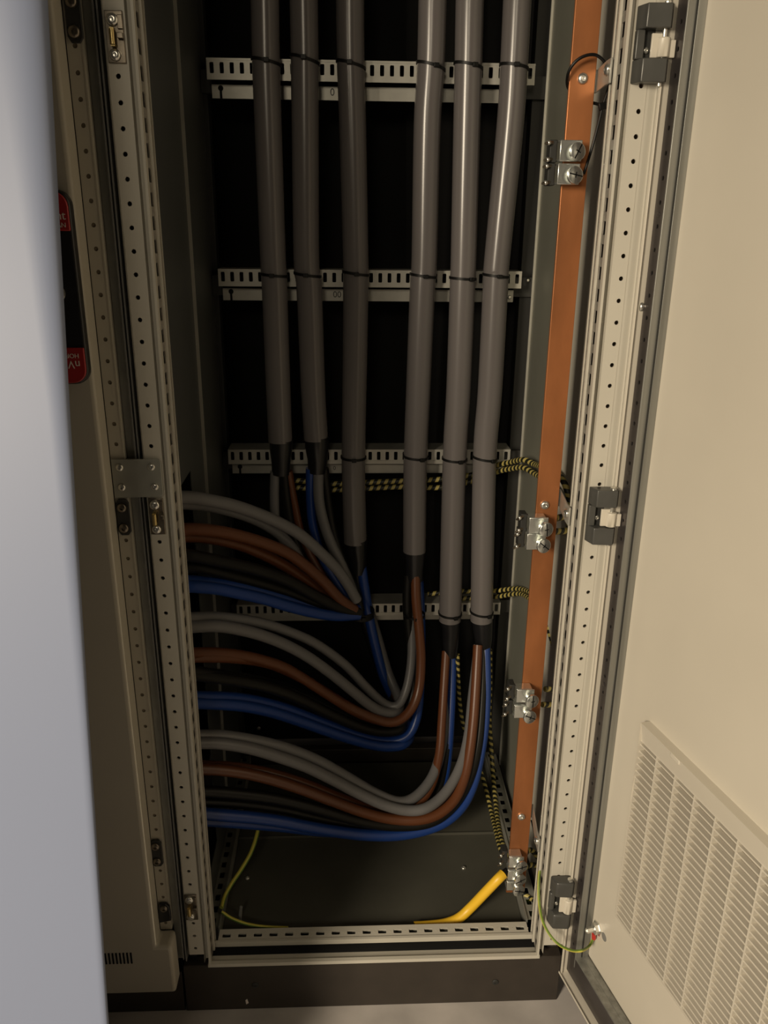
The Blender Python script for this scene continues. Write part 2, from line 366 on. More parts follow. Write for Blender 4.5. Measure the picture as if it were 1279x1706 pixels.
p = at(275, 1518, -.001)
o = MB().prism([(p.x-.009, p.z-.018), (p.x+.009, p.z-.014), (p.x+.008, p.z+.012), (p.x+.003, p.z+.018), (p.x-.006, p.z+.018), (p.x-.009, p.z+.012)], lambda a, b, h: (a, h, b), -.006, -.0004).build('lock_plate', 'handle', nb, .001)
MB().screw((p.x, -.006, p.z+.010), (0, -1, 0), .0055, .003).build('plate_screw', 'lock', o)
# handle
hz0, hz1, hr, hl = .884, 1.088, -.3278, -.372
def rr(x0, x1, z0, z1, r, n=6):
    out = []
    for cx, cz, a0 in ((x1-r, z1-r, 0), (x0+r, z1-r, 90), (x0+r, z0+r, 180), (x1-r, z0+r, 270)):
        out += [(cx+r*math.cos(math.radians(a0+90*i/n)), cz+r*math.sin(math.radians(a0+90*i/n))) for i in range(n+1)]
    return out
hd = MB().prism(rr(hl, hr, hz0, hz1, .016), lambda a, b, h: (a, h, b), -.046, -.0325).build('handle', 'handle', nb, .003, seg=3)
zt, zb = 1.047, .925
top = [q for q in rr(hl+.002, hr-.002, hz0+.002, hz1-.002, .015) if q[1] > zt]; top = top+[(hl+.002, zt), (hr-.002, zt)]
bot = [q for q in rr(hl+.002, hr-.002, hz0+.002, hz1-.002, .015) if q[1] < zb]; bot = bot+[(hr-.002, zb), (hl+.002, zb)]
for q, nm in ((top, 'red end cap'), (bot, 'red end cap')):
    c0 = MB().prism(q, lambda a, b, h: (a, h, b), -.0485, -.045).build('end_cap', 'red', hd, .001); c0['label'] = nm
    up = q is top; zc = 1.062 if up else .907; s_ = 1 if up else -1
    xr = at(109, 352, -.0486).x if up else at(136, 620, -.0486).x
    text_mesh('lettering', 'nVent', .0125, (xr-.0155 if up else xr-.0155, -.0487, zc), (s_, 0, 0), (0, 0, s_), 'letter', c0, label='pale lettering')
    text_mesh('lettering', 'HOFFMAN', .0068, (xr-.017, -.0487, zc-s_*.0095), (s_, 0, 0), (0, 0, s_), 'letter', c0, label='pale lettering')
p = at(104, 489, -.047); MB().lathe((p.x-.006, -.045, p.z), (0, -1, 0), [(.009, 0), (.009, .003), (.006, .0045), (0, .0045)], 18).build('lock_barrel', 'screw', hd)

# baying plate across the two posts
a, b = at(198, 765, -.004), at(266, 828, -.004)
cp = thing('connector_plate', (-.292, -.003, (a.z+b.z)/2), 'flat zinc plate screwed across the seam of the two cabinets', 'plate')
z0, z1 = b.z, a.z
MB().prism([(-.3265, z0-.001), (-.270, z0), (-.2665, z0+.003), (-.2665, z1-.003), (-.2695, z1), (-.3265, z1)], lambda q, w, h: (q, h, w), -.0042, -.0021).build('plate', 'galv', cp, .0007)
for u, v in ((199, 779), (252, 778), (203, 812), (258, 811)):
    p = at(u, v, -.0042); MB().screw((p.x, -.0042, p.z), (0, -1, 0), .0046, .0026).build('screw', 'screw', cp)

# ------------------------------------------------------------------ white panel leaning in the left foreground
wp = None
XE = -.2905; yb, zt2 = -.362, .300; k_ = .163      # edge: y grows with z
def wy(z): return -.200-(1.2258-z)*k_
ztop = 1.93
ax = V3((0, k_, 1)).normalized(); nn = V3((0, 1, -k_)).normalized()   # along panel, away from the viewer
base = V3((0, wy(FZ), FZ)); Lp = (V3((0, wy(ztop), ztop))-base).length
m = MB(); x0p = -.95
rings = []
for h, rb in ((.0045, .004), (.35, .004), (.75, .005), (1.05, .010), (1.28, .020), (1.45, .028), (Lp, .030)):   # the corner is bowed back more towards the top
    pr = [(x0p, 0)]+[(XE-rb*1.6+rb*1.6*math.sin(t), rb*.8*(1-math.cos(t))) for t in [math.pi/2*i/8 for i in range(9)]]
    e_y = pr[-1][1]
    pr += [(XE, e_y+.003), (XE-rb*1.6, .003+e_y*.35), (x0p, .003)]
    rings.append([base+V3((q, 0, 0))+nn*(w+.012)+ax*h for q, w in pr])
n_ = len(rings[0])
for rg in rings: m.v += [tuple(q) for q in rg]
for a in range(len(rings)-1): m.f += [(a*n_+i, a*n_+(i+1) % n_, (a+1)*n_+(i+1) % n_, (a+1)*n_+i) for i in range(n_)]
m.f += [tuple(range(n_))[::-1], tuple((len(rings)-1)*n_+i for i in range(n_))]
tag(m.build('loose_panel', 'white', None, 0, 50), 'large smooth bluish white sheet leaning in the left foreground', 'panel')

# ------------------------------------------------------------------ right-hand door, open
AN = math.radians(14); D = V3((math.sin(AN), -math.cos(AN), 0)); N = V3((-math.cos(AN), -math.sin(AN), 0)); Z = V3((0, 0, 1))
Q = V3((.3095, -.03, 0))-N*.021
def dp(s, z, t=0): return Q+D*s+N*t+Z*z
def ond(u, v, t=0):
    d = ray(u, v); P = Q+N*t; k = ((P-CAM).dot(N))/d.dot(N); X = CAM+d*k; return (X-Q).dot(D), X.z
dz0, dz1 = -.062, TOP
door = thing('open_door', dp(.28, dz0), 'beige cabinet door swung wide open on the right, inside face in view', 'door')
def dbox(m, s0, s1, z0, z1, t0, t1): return m.obox(dp((s0+s1)/2, (z0+z1)/2, (t0+t1)/2), D*((s1-s0)/2), Z*((z1-z0)/2), N*((t1-t0)/2))
m = MB(); dbox(m, -.026, .57, dz0, dz1, -.012, -.0015)
skin = m.build('door_skin', 'doorpaint', door, .001)
m = MB(); dbox(m, -.026, -.0245, dz0, dz1, -.0015, .031); dbox(m, -.026, -.021, dz0, dz1, .0295, .031); dbox(m, -.026, .57, dz0, dz0+.0015, -.0015, .034); dbox(m, -.026, .57, dz0, dz0+.004, .0325, .034)
m.build('door_rim', 'doorpaint', door, .0005)
m = MB(); dbox(m, -.002, .56, -.006, dz1-.03, -.0015, 0)
m.build('inner_panel', 'doorpaint', door)
# tubular frame: holed dark strip, streaked side faces
m = MB()
for k in range(60):
    zc = -.03+k*.025+.0125
    m.cell(dp(-.0135, zc, .0205), D, Z, N, .0085, .0125, .0019, .0026, 2, .0015, 10)
    if k % 12 == 7: m.screw(dp(-.0135, zc+.0125, .0206), N, .0030, .0006, 10)
dbox(m, -.022, -.005, .03+59*.025-.03, TOP-.03, .018, .0205)
m.build('frame_strip', 'darkzinc', door)
m = MB(); dbox(m, -.0225, -.0215, -.045, TOP-.03, 0, .0205); dbox(m, -.0050, -.0030, -.03, TOP-.03, .006, .0215); dbox(m, -.0050, -.0010, -.03, TOP-.03, 0, .0105)
dbox(m, -.005, .56, -.0125, -.0100, 0, .0215); dbox(m, -.005, .56, -.0115, -.0095, 0, .0100)
m.build('frame_edge', 'streak', door, .0006)
m = MB(); dbox(m, -.024, .56, -.056, -.0120, .019, .0212); m.build('bottom_strip', 'darkzinc', door, .0006)
m = MB(); dbox(m, -.0030, -.0012, -.01, TOP-.03, .0104, .0118); m.build('gasket', 'rubber_shade', door)
p = V3(dp(*ond(1067, 511, .021), .021)); MB().screw(p, N, .0060, .004).build('frame_screw', 'screw', door)
# vent grille
vs0, vs1, vz0, vz1, vt = .0625, .3665, .138, .430, .008
m = MB()
dbox(m, vs0-.0022, vs0, vz0, vz1, 0, vt); dbox(m, vs1, vs1+.0022, vz0, vz1, 0, vt); dbox(m, vs0-.0022, vs1+.0022, vz1, vz1+.0022, 0, vt); dbox(m, vs0-.0022, vs1+.0022, vz0-.0022, vz0, 0, vt)
def strip(m, q): m.add(q, [(0, 1, 2, 3)])
g = .0125
so, si, zo, zi = (vs0-g, vs1+g), (vs0-.0022, vs1+.0022), (vz0-.015, vz1+.0185), (vz0-.0022, vz1+.0022)
zo = (zo[0], .4600)
c4 = [(so[0], zo[0], .0006), (so[1], zo[0], .0006), (so[1], zo[1], .013), (vs0+.004, zo[1], .013)]; d4 = [(si[0], zi[0], vt), (si[1], zi[0], vt), (si[1], zi[1], vt), (si[0], zi[1], vt)]
for i in range(4): j = (i+1) % 4; strip(m, [dp(*c4[i]), dp(*c4[j]), dp(*d4[j]), dp(*d4[i])])
for i in range(4): j = (i+1) % 4; strip(m, [dp(*c4[j]), dp(*c4[i]), dp(c4[i][0], c4[i][1], -.001), dp(c4[j][0], c4[j][1], -.001)])
grille = m.build('vent_grille', 'doorpaint', door)
m = MB()
for k in range(1, 8): s = vs0+.0379*k; dbox(m, s-.0012, s+.0012, vz0, vz1, .001, vt+.0006)
m.build('grille_rib', 'doorpaint', grille)
m = MB(); ns = 28; pz = (vz1-vz0)/ns
for k in range(ns):
    zc = vz0+pz*(k+.5); A_ = [(-.0013, vt), (.0011, vt), (.0010, .0012), (-.0004, .0012)]
    m.prism([(zc+q, w) for q, w in A_], lambda q, w, h: dp(h, q, w), vs0, vs1)
m.build('grille_slats', 'doorpaint', grille)
m = MB(); dbox(m, vs0, vs1, vz0, vz1, .0004, .0010); m.build('filter_mat', mat('filter_mat', (0.12, 0.09, 0.055), .9, var=.1, scale=200), grille)
s_, z_ = ond(979+450*.3257, 1150+352*.3257, .012); m = MB(); dbox(m, s_-.010, s_+.008, z_-.003, z_+.003, .009, .0135); m.build('grille_clip', 'doorpaint', grille, .001)
# earth stud and plugged hole on the door
s_, z_ = ond(992, 1547, .004); p = dp(s_, z_, 0)
st = MB().lathe(p, N, [(.0115, 0), (.0115, .002), (.0085, .0022), (.0085, .008), (.0055, .009), (.0042, .010), (.0042, .019), (.002, .021)], 6).build('earth_stud', 'screw', door)
s2, z2 = ond(1006, 1561, 0); MB().lathe(dp(s2, z2, 0), N, [(.0065, 0), (.0065, .0004), (0, .0005)], 18).build('hole_plug', 'seal', door)
# hinges: dark body on the post (with the cabinet), pale knuckle on the door
def hinge(zt_, zb_, roundish=False):
    x0, x1 = .2655, .2985; yb_, yf = -.0005, -.018; h = (zt_-zb_)*.31
    m = MB()
    for a_, b_ in ((zt_-h, zt_), (zb_, zb_+h)):
        m.prism([(x0-.001, yb_), (x0+.005, yf), (x1-.003, yf-.002), (x1, yf+.003), (x1, -.004), (x1-.012, yb_)], lambda q, w, hh: (q, w, hh), a_, b_)
    m.box(x0-.001, x0+.008, yb_, -.0090, zb_+h, zt_-h)
    o = m.build('hinge', 'hinge', cab, .003 if roundish else .0012, seg=3)
    MB().box(x0+.008, x1-.014, -.003, -.0004, zb_+h, zt_-h).build('hinge_plate', 'rubber_shade', o)
    MB().cyl((x1-.006, yf+.006, zb_-.003), (x1-.006, yf+.006, zt_+.003), .0026, 12).lathe((x1-.006, yf+.006, zt_), (0, 0, 1), [(.0045, 0), (.0045, .002), (.002, .0035)], 12).build('hinge_pin', 'screw', o)
    MB().screw((x0+.012, -.003, zb_+h+.009), (0, -1, 0), .0036, .002, 12).build('hinge_screw', 'screw', o)
    m = MB().lathe((x1-.006, yf+.006, zb_+h+.001), (0, 0, 1), [(.0066, 0), (.0070, .0006), (.0070, (zt_-zb_)-2*h-.0096), (.0062, (zt_-zb_)-2*h-.009)], 24)
    m.box(x1-.019, x1-.008, yf+.0050, yf+.0085, zb_+h+.001, zt_-h-.004); m.box(x1-.004, x1+.0065, yf+.0035, yf+.0075, zb_+h+.001, zt_-h-.010)
    m.build('hinge_knuckle', 'doorpaint', door, .0008)
hinge(at(1085, 6, -.012).z, at(1075, 138, -.012).z)
hinge(at(1000, 815, -.012).z, at(990, 905, -.012).z)
hinge(at(935, 1467, -.012).z, at(930, 1543, -.012).z, True)

# ------------------------------------------------------------------ mounting rails behind the cables
RY = .455
rails = [(1.2917, 1.2618, 1.2595, 1.2385), (.9808, .9530, .9491, .9281), (.6702, .6432, .6365, .6188), (.3624, .3370, .3270, .3155)]
rl = ['topmost of the four slotted zinc rails, crossing behind all six cables', 'second slotted zinc rail from the top, digits 00 stamped below its slots',
      'third slotted zinc rail, behind the two taped cable ends on the left', 'lowest slotted zinc rail, just above the cable loops']
for (za, zb_, zc_, zd), lab in zip(rails, rl):
    r = thing('mounting_rail', (0, RY+.015, zd), lab, 'rail', 'slotted mounting rails at the back')
    m = MB(); n = 33; w = .5095/n; zm = (za+zb_)/2; hv = (za-zb_)/2-.0045
    for k in range(n): m.cell((-.2545+w*(k+.5), RY, zm+.0015), (1, 0, 0), (0, 0, 1), (0, -1, 0), w/2, hv, .0032, .0077, 8, .002, 12)
    m.box(-.2545, .255, RY-.0006, RY+.002, zm+.0015+hv, za); m.box(-.2545, .255, RY-.0006, RY+.002, zb_, zm+.0015-hv)
    m.box(-.2545, .255, RY+.002, .500, za-.0016, za)
    m.build('slotted_flange', 'rail', r)
    m = MB().box(-.2515, .247, .478, .480, zd, zc_-.0012)
    MB().box(-.2515, .247, .4805, .4815, zd+.002, za-.004).build('shaded_rail_web', 'dark', r); m.build('lower_flange', 'rail', r)  # web behind the slots is black in place of the shade there
    m = MB().lathe((-.2375, .4775, (zc_+zd)/2+.004), (0, -1, 0), [(.0042, 0), (.0042, .0006)], 14); m.box(-.2393, -.2357, .4768, .4779, zd, (zc_+zd)/2+.003)
    m.build('keyhole', 'dark', r)
    if lab.startswith('topmost'): text_mesh('stamped_digit', '0', .015, at(553.5, 154, .4776), (1, 0, 0), (0, 0, 1), 'ink', r)
    if lab.startswith('second'): text_mesh('stamped_digit', '00', .0145, at(561.5, 491, .4776), (1, 0, 0), (0, 0, 1), 'ink', r)
    if lab.startswith('third'): text_mesh('stamped_digit', '0', .010, at(557, 780, .4776), (1, 0, 0), (0, 0, 1), 'ink', r)
    MB().screw((.2405, .4775, zd+.008), (0, -1, 0), .0034, .002, 12).build('rail_screw', 'screw', r)
    # brackets that tie the rail to the rear posts
    MB().box(-.2690, -.2515, .482, .502, zd+.008, za-.012).build('rail_bracket', 'rubber_shade', r); MB().box(.247, .2830, .4905, .498, zd+.008, za-.012).build('rail_bracket', 'rubber_shade', r)  # near-black colour stands for shade in the gaps at the rail ends

# ------------------------------------------------------------------ six grey power cables with their stripped cores
CY = .432
edges = [
    [(417.5, 464.5, 0), (419, 467, 100), (424, 470, 220), (432.5, 477, 430), (434, 480, 470), (441, 483.5, 620), (447, 486.5, 735)],
    [(482, 529.6, 0), (483, 532, 100), (484, 532.5, 200), (487.4, 533, 430), (492, 538, 480), (498, 544, 640), (505, 547.5, 732)],
    [(558, 607.5, 0), (559.5, 608.5, 100), (563, 612, 220), (568.6, 616, 430), (569, 616, 480), (568, 614.5, 585), (566.8, 610.5, 770), (571, 612, 903)],
    [(695, 746, 0), (692, 743, 110), (688, 735, 210), (683.5, 730, 430), (681, 726, 480), (676, 717, 650), (671.5, 712, 770), (670, 710, 918)],
    [(757, 808, 0), (755, 805, 110), (753, 802, 210), (748, 796, 430), (747, 793, 480), (742, 785, 650), (736, 777.5, 770), (731, 767.5, 1033)],
    [(837, 886, 0), (832, 881, 100), (825, 874, 210), (805, 851, 430), (803, 848, 470), (794, 838, 650), (786, 828, 770), (781.5, 822, 1033)],
]
cl = ['leftmost grey power cable, ending in black tape at the third rail', 'second grey power cable from the left, taped end at the third rail',
      'third grey power cable from the left, ending just above the lowest rail', 'fourth grey power cable from the left, brown core bending left below its end',
      'fifth grey power cable from the left, long end just below the lowest rail', 'rightmost grey power cable, blue core hanging from its lower end']
axis = []; cables = []
for i, E in enumerate(edges):
    pts = []; rad = []
    for a, b, v in E:
        c = at((a+b)/2, v, CY); pts.append(c); rad.append(.0213)
    d = (pts[0]-pts[1]).normalized(); d = V3((d.x*.5, 0, 1)); pts = [pts[0]+d*.33, pts[0]+d*.12]+pts
    sp = [V3(p) for p in spline(pts, 6)]; axis.append(sp)
    r = thing('power_cable', sp[-1], cl[i], 'cable', 'grey power cables down the cabinet'); cables.append(r)
    MB().tube(sp, .0213, 28).build('sheath', 'sheath', r)
def ax_at(i, z):
    sp = axis[i]
    for a, b in zip(sp, sp[1:]):
        if a.z >= z >= b.z: return a.lerp(b, (a.z-z)/(a.z-b.z))
    return sp[-1].copy()
# black tape boots at the sheath ends: (left, right, v) outline
boots = [[(449, 488, 736), (449, 487, 748), (452, 484, 770), (453, 482, 790)], [(507, 549, 731), (508, 548, 745), (512, 546, 765), (513, 542, 787)],
         [(575, 612, 902), (577, 611, 915), (582, 610, 940), (584, 607, 955)], [(672, 709, 918), (673, 708, 930), (674, 706, 950), (676, 705, 966)],
         [(733, 767, 1034), (736, 766, 1048), (737, 764, 1070), (738, 762, 1092)], [(784, 821, 1033), (787, 820, 1046), (790, 819, 1065), (792, 817, 1082)]]
for r, B in zip(cables, boots):
    pts, rad = [], []
    for a, b, v in B:
        c = at((a+b)/2, v, CY); pts.append(c); rad.append((b-a)/2/px_per_m(c))
    pts[0] = pts[0]+V3((0, 0, .004)); rad[0] = min(rad[0], .0205)
    MB().tube(pts, rad, 20).build('tape_boot', 'tape', r)
def core(r, colour, path, rpx=None, rad=.0096, lab=None):
    # path: (u, v, y) points read along the core
    P = [tuple(at(u, v, y)) for u, v, y in path]
    o = MB().tube(spline(P, 7), rad, 14).build('core', colour, r); o['label'] = (lab or colour)+' core'
    return o
e_ = .085; L0 = 292
def fan(pts, y0=.10, ym=.36, u1=600, yt=.43):
    # give a left-going run its depth: near the left post in front, at the bend further back
    out = []
    for u, v in pts:
        t = min(1, max(0, (u-300)/(u1-300))); out.append((u, v, y0+(ym-y0)*(t**.75)))
    k = max(range(len(pts)), key=lambda i: pts[i][1])
    if pts[-1][1] < pts[k][1]-60:                       # the leg that rises again to the cable end
        n = len(pts)-1; vk, vn = pts[k][1], pts[-1][1]
        out = [q if i <= k else (q[0], q[1], q[2]+(yt-q[2])*min(1, ((vk-q[1])/(vk-vn))**.8)) for i, q in enumerate(out)]
    return out
# bundle A: cables one and two
c1, c2, c3, c4, c5, c6 = cables
core(c2, 'grey', [(530, 780, .428), (531, 830, .424), (539, 870, .42), (552, 907, .415), (568, 940, .41), (583, 975, .40), (592, 1000, .392)])
core(c2, 'grey', fan([(292, 829), (318, 829), (341, 832), (385, 841), (425, 854), (465, 871), (500, 891), (530, 917), (560, 947), (580, 975), (594, 1000)]))
core(c1, 'grey', [(458, 785, .432), (457, 830, .432), (460, 870, .432), (475, 905, .43), (497, 938, .425), (520, 962, .42)], rad=.0088)
core(c1, 'grey', [(u, v, y+.03) for u, v, y in fan([(292, 838), (341, 842), (385, 852), (425, 866), (460, 886), (485, 910), (503, 940)])], rad=.0088)
core(c1, 'brown', fan([(296, 884), (320, 882), (360, 885), (400, 893), (440, 905), (480, 922), (512, 945), (540, 970), (566, 998), (590, 1016)]))
core(c2, 'brown', [(u, v, y+.028) for u, v, y in fan([(296, 893), (340, 895), (390, 905), (430, 920), (470, 940), (505, 963), (540, 990), (580, 1012)])])
core(c1, 'black', fan([(298, 925), (320, 926), (380, 938), (430, 950), (480, 968), (520, 990), (560, 1010), (597, 1021)]))
core(c2, 'black', [(u, v, y+.02) for u, v, y in fan([(298, 945), (330, 945), (380, 957), (430, 970), (480, 985), (530, 1005), (590, 1018)])])
core(c1, 'blue', fan([(300, 977), (318, 977), (361, 981), (400, 989), (440, 998), (480, 1010), (520, 1020), (560, 1026), (597, 1024)]))
core(c2, 'blue', [(u, v, y+.022) for u, v, y in fan([(300, 968), (340, 970), (400, 978), (450, 990), (500, 1004), (550, 1016), (597, 1016)])])
core(c1, 'black', [(472, 785, .432), (478, 840, .432), (490, 900, .43), (520, 960, .415), (560, 1000, .40), (597, 1018, .395)], rad=.0085)
core(c1, 'brown', [(480, 785, .436), (490, 840, .44), (505, 900, .435), (540, 965, .415), (580, 1010, .40)], rad=.008)
core(c2, 'blue', [(517, 780, .43), (517, 830, .435), (522, 880, .435), (540, 935, .425), (570, 985, .41), (596, 1015, .40)], rad=.0085)
core(c2, 'black', [(540, 780, .436), (547, 840, .436), (556, 890, .43), (572, 940, .42), (592, 985, .405), (600, 1018, .398)], rad=.008)
# bundle B: cables three and four
def run(left, rise): return list(reversed(rise))+list(reversed(left))
BF = dict(u1=640, ym=.345)
core(c3, 'grey', run(fan([(300, 1045), (325, 1044), (362, 1043), (400, 1049), (437, 1059), (475, 1074), (512, 1094), (550, 1121), (582, 1147), (615, 1174), (638, 1186)], **BF), [(660, 1186, .36), (664, 1165, .395), (646, 1120, .43), (628, 1060, .448), (610, 1000, .452), (596, 945, .448)]))
core(c4, 'grey', [(u, v, y+.02) for u, v, y in fan([(300, 1030), (362, 1028), (425, 1036), (475, 1050), (525, 1072), (575, 1108), (610, 1145), (640, 1172), (662, 1175), (676, 1150), (684, 1110), (686, 1060), (684, 1000), (682, 960)], **BF)], rad=.0085)
core(c3, 'brown', run(fan([(304, 1089), (330, 1088), (360, 1088), (400, 1092), (437, 1100), (475, 1113), (512, 1135), (550, 1160), (587, 1183), (620, 1197), (645, 1201)], **BF), [(668, 1196, .365), (662, 1165, .41), (640, 1120, .44), (618, 1060, .45), (604, 1000, .448), (597, 945, .442)]), rad=.009)
core(c4, 'brown', [(692, 957, .424), (693, 1000, .412), (698, 1050, .40), (701, 1100, .388), (697, 1150, .37), (682, 1185, .35), (655, 1203, .335), (620, 1196, .325), (580, 1177, .312), (540, 1152, .30), (500, 1128, .28), (450, 1106, .25), (390, 1096, .19), (304, 1094, .12)], rad=.009)
core(c3, 'black', run(fan([(308, 1124), (330, 1125), (400, 1135), (450, 1146), (500, 1165), (550, 1190), (600, 1211), (640, 1219)], **BF), [(668, 1212, .365), (664, 1180, .41), (636, 1120, .435), (612, 1050, .44), (600, 1000, .438), (592, 945, .435)]))
core(c4, 'black', [(680, 957, .43), (678, 1000, .425), (681, 1050, .42), (688, 1110, .41), (686, 1160, .39), (672, 1200, .37), (640, 1212, .355), (600, 1203, .34), (550, 1180, .32), (500, 1155, .30), (440, 1136, .26), (308, 1116, .12)], rad=.009)
core(c3, 'blue', run(fan([(310, 1171), (345, 1172), (400, 1176), (450, 1186), (500, 1202), (550, 1220), (590, 1233), (620, 1241), (646, 1244)], **BF), [(672, 1240, .36), (682, 1222, .39), (664, 1180, .42), (640, 1130, .425), (626, 1080, .428), (615, 1030, .428), (607, 980, .43), (602, 945, .432)]))
core(c4, 'blue', [(u, v, y+.014) for u, v, y in fan([(310, 1160), (400, 1163), (470, 1178), (530, 1200), (590, 1222), (640, 1234), (676, 1228), (694, 1195), (700, 1130), (701, 1050), (699, 990), (697, 957)], yt=.445, **BF)], rad=.009)
# bundle C: cables five and six
core(c6, 'grey', fan([(312, 1239), (337, 1238), (370, 1239), (417, 1247), (464, 1261), (511, 1278), (558, 1301), (600, 1323), (640, 1341), (675, 1350), (705, 1348), (732, 1331), (754, 1303), (771, 1265), (781, 1220), (786, 1170), (793, 1110), (797, 1075)], u1=660, ym=.215, yt=.452))
core(c5, 'grey', [(u, v, y+.014) for u, v, y in fan([(312, 1226), (370, 1226), (430, 1235), (480, 1248), (530, 1268), (580, 1296), (625, 1322), (665, 1336), (695, 1325), (722, 1290), (736, 1240), (742, 1180), (746, 1090)], u1=660, ym=.22, yt=.446)])
core(c6, 'brown', fan([(318, 1280), (370, 1283), (417, 1290), (464, 1302), (511, 1318), (558, 1336), (605, 1353), (650, 1364), (695, 1366), (730, 1356), (757, 1332), (773, 1297), (782, 1255), (788, 1205), (792, 1150), (796, 1075)], u1=660, ym=.215, yt=.42))
core(c5, 'brown', [(u, v, y+.018) for u, v, y in fan([(318, 1274), (390, 1278), (450, 1288), (510, 1306), (570, 1330), (630, 1352), (680, 1350), (715, 1315), (731, 1260), (736, 1200), (739, 1150), (743, 1085)], u1=660, ym=.215, yt=.412)], rad=.0085)
core(c6, 'black', fan([(320, 1318), (370, 1320), (450, 1329), (520, 1345), (600, 1368), (660, 1376), (715, 1370), (752, 1345), (780, 1300), (796, 1240), (803, 1160), (805, 1075)], u1=660, ym=.215))
core(c5, 'black', [(u, v, y+.018) for u, v, y in fan([(322, 1335), (390, 1338), (470, 1348), (550, 1366), (630, 1378), (690, 1366), (728, 1320), (745, 1250), (750, 1180), (752, 1085)], u1=660, ym=.215)], rad=.0085)
core(c6, 'blue', fan([(326, 1354), (359, 1357), (417, 1362), (464, 1368), (511, 1377), (558, 1385), (610, 1391), (660, 1391), (705, 1383), (742, 1368), (770, 1342), (788, 1305), (799, 1257), (806, 1210), (809, 1150), (808, 1075)], u1=660, ym=.215), rad=.0103)
core(c5, 'blue', [(u, v, y+.016) for u, v, y in fan([(326, 1366), (400, 1371), (470, 1377), (540, 1385), (610, 1386), (670, 1376), (715, 1345), (738, 1300), (746, 1250), (750, 1190), (752, 1140), (753, 1085)], u1=660, ym=.215)], rad=.0095)

# ------------------------------------------------------------------ cable ties
def tie(c, r, dip, lab, headang=-80, hw=.0021, grp='black cable ties on the grey cables'):
    t = thing('cable_tie', c, lab, 'cable tie', grp)
    n = 36; pts = []; outs = []
    for i in range(n):
        a = 2*math.pi*i/n; d = V3((math.cos(a), math.sin(a), 0)); bow = -.003*math.sin(a)
        pts.append(c+d*(r+.0004)+V3((0, 0, -dip*math.cos(a)-bow*0))); outs.append(d)
    MB().ribbon(pts, outs, hw, .0013).build('strap', 'tie', t)
    a = math.radians(headang); d = V3((math.cos(a), math.sin(a), 0)); T = V3((-d.y, d.x, -dip*-math.sin(a)/r*.0)).normalized()
    MB().obox(c+d*(r+.0030)+V3((0, 0, -dip*math.cos(a))), T*.0040, d*.0024, V3((0, 0, .0031))).build('head', 'tie', t, .0006)
    return t
tv = [[(0, 103, .0045, -85), (1, 98, .0060, -92), (2, 105, .0052, -95), (3, 105, .0055, -75), (4, 103, .0040, -72), (5, 103, .0030, -90)],
      [(0, 461, .0020, -95), (1, 460, .0028, -95), (2, 457, .0030, -88), (3, 460, .0028, -85), (4, 464, .0012, -60), (5, 459, .0022, -85)],
      [(2, 767, .0006, -88), (3, 766, .0018, -65), (4, 770, .0012, -70), (5, 768, .0028, -60)], [(4, 1031, .0010, -70), (5, 1029, .0020, -60)]]
ordn = ['leftmost', 'second', 'third', 'fourth', 'fifth', 'rightmost']; rn = ['topmost', 'second', 'third', 'lowest']
for ri, row in enumerate(tv):
    for i, v, dip, ha in row:
        u = sum(axis[i][0][:1])*0
        # find where the cable's axis passes that image row
        best = min(axis[i], key=lambda p: abs(853-F_PX*((p-CAM).dot(UP))/((p-CAM).dot(FWD))-v))
        zc = at(640, v, CY-.0213).z
        c = ax_at(i, zc)
        tie(c, .0213, dip, 'black cable tie binding the %s grey cable to the %s rail' % (ordn[i], rn[ri]), ha)
c = at(690, 1024, .42); tie(c, .0185, .0005, 'black cable tie round the cores below the fourth grey cable', -80, .0025, 'black cable ties on the core bundles')
c = at(601, 1021, .405); tie(c, .0235, .0005, 'black cable tie round the cores below the third grey cable', -80, .0065, 'black cable ties on the core bundles')

# ------------------------------------------------------------------ earth busbar, its brackets and clamps
BY = .100; bx0, bx1 = .2235, .2545
bar = thing('copper_busbar', ((bx0+bx1)/2, BY, at(860, 1485, BY).z), 'long vertical copper earthing bar along the right side', 'busbar')
MB().box(bx0, bx1, BY, BY+.005, at(860, 1487, BY).z, 1.8).build('bar', 'copper', bar, .0008)
for u, v in ((970, 131), (907, 841), (868, 1360)):
    p = at(u, v, BY); MB().screw(p, (0, -1, 0), .0062, .0042, 20).build('bolt', 'screw', bar)
for (u, v), lab in zip(((970, 134), (907, 832), (868, 1356)), ('zinc bracket holding the copper bar beside the topmost black tie loop', 'zinc bracket holding the copper bar beside the middle door hinge', 'lowest zinc bracket, at the foot of the copper bar')):
    z = at(u, v, BY).z; r = thing('bar_bracket', (.25, BY+.01, z), lab, 'bracket', 'brackets of the copper bar')
    m = MB().box(bx0+.004, .2585, BY+.0056, BY+.0084, z-.0125, z+.0125)
    m.prism([(.2585, BY+.0084), (.2570, BY+.0056), (.2503, .046), (.2500, .028), (.2528, .028), (.2528, .046)], lambda q, w, h: (q, w, h), z-.0125, z+.0125)
    m.build('bracket_plate', 'rail', r, .0006)
    MB().screw((.2500, .037, z+.002), (-1, -.1, 0), .0062, .004, 16).build('bracket_screw', 'screw', r)
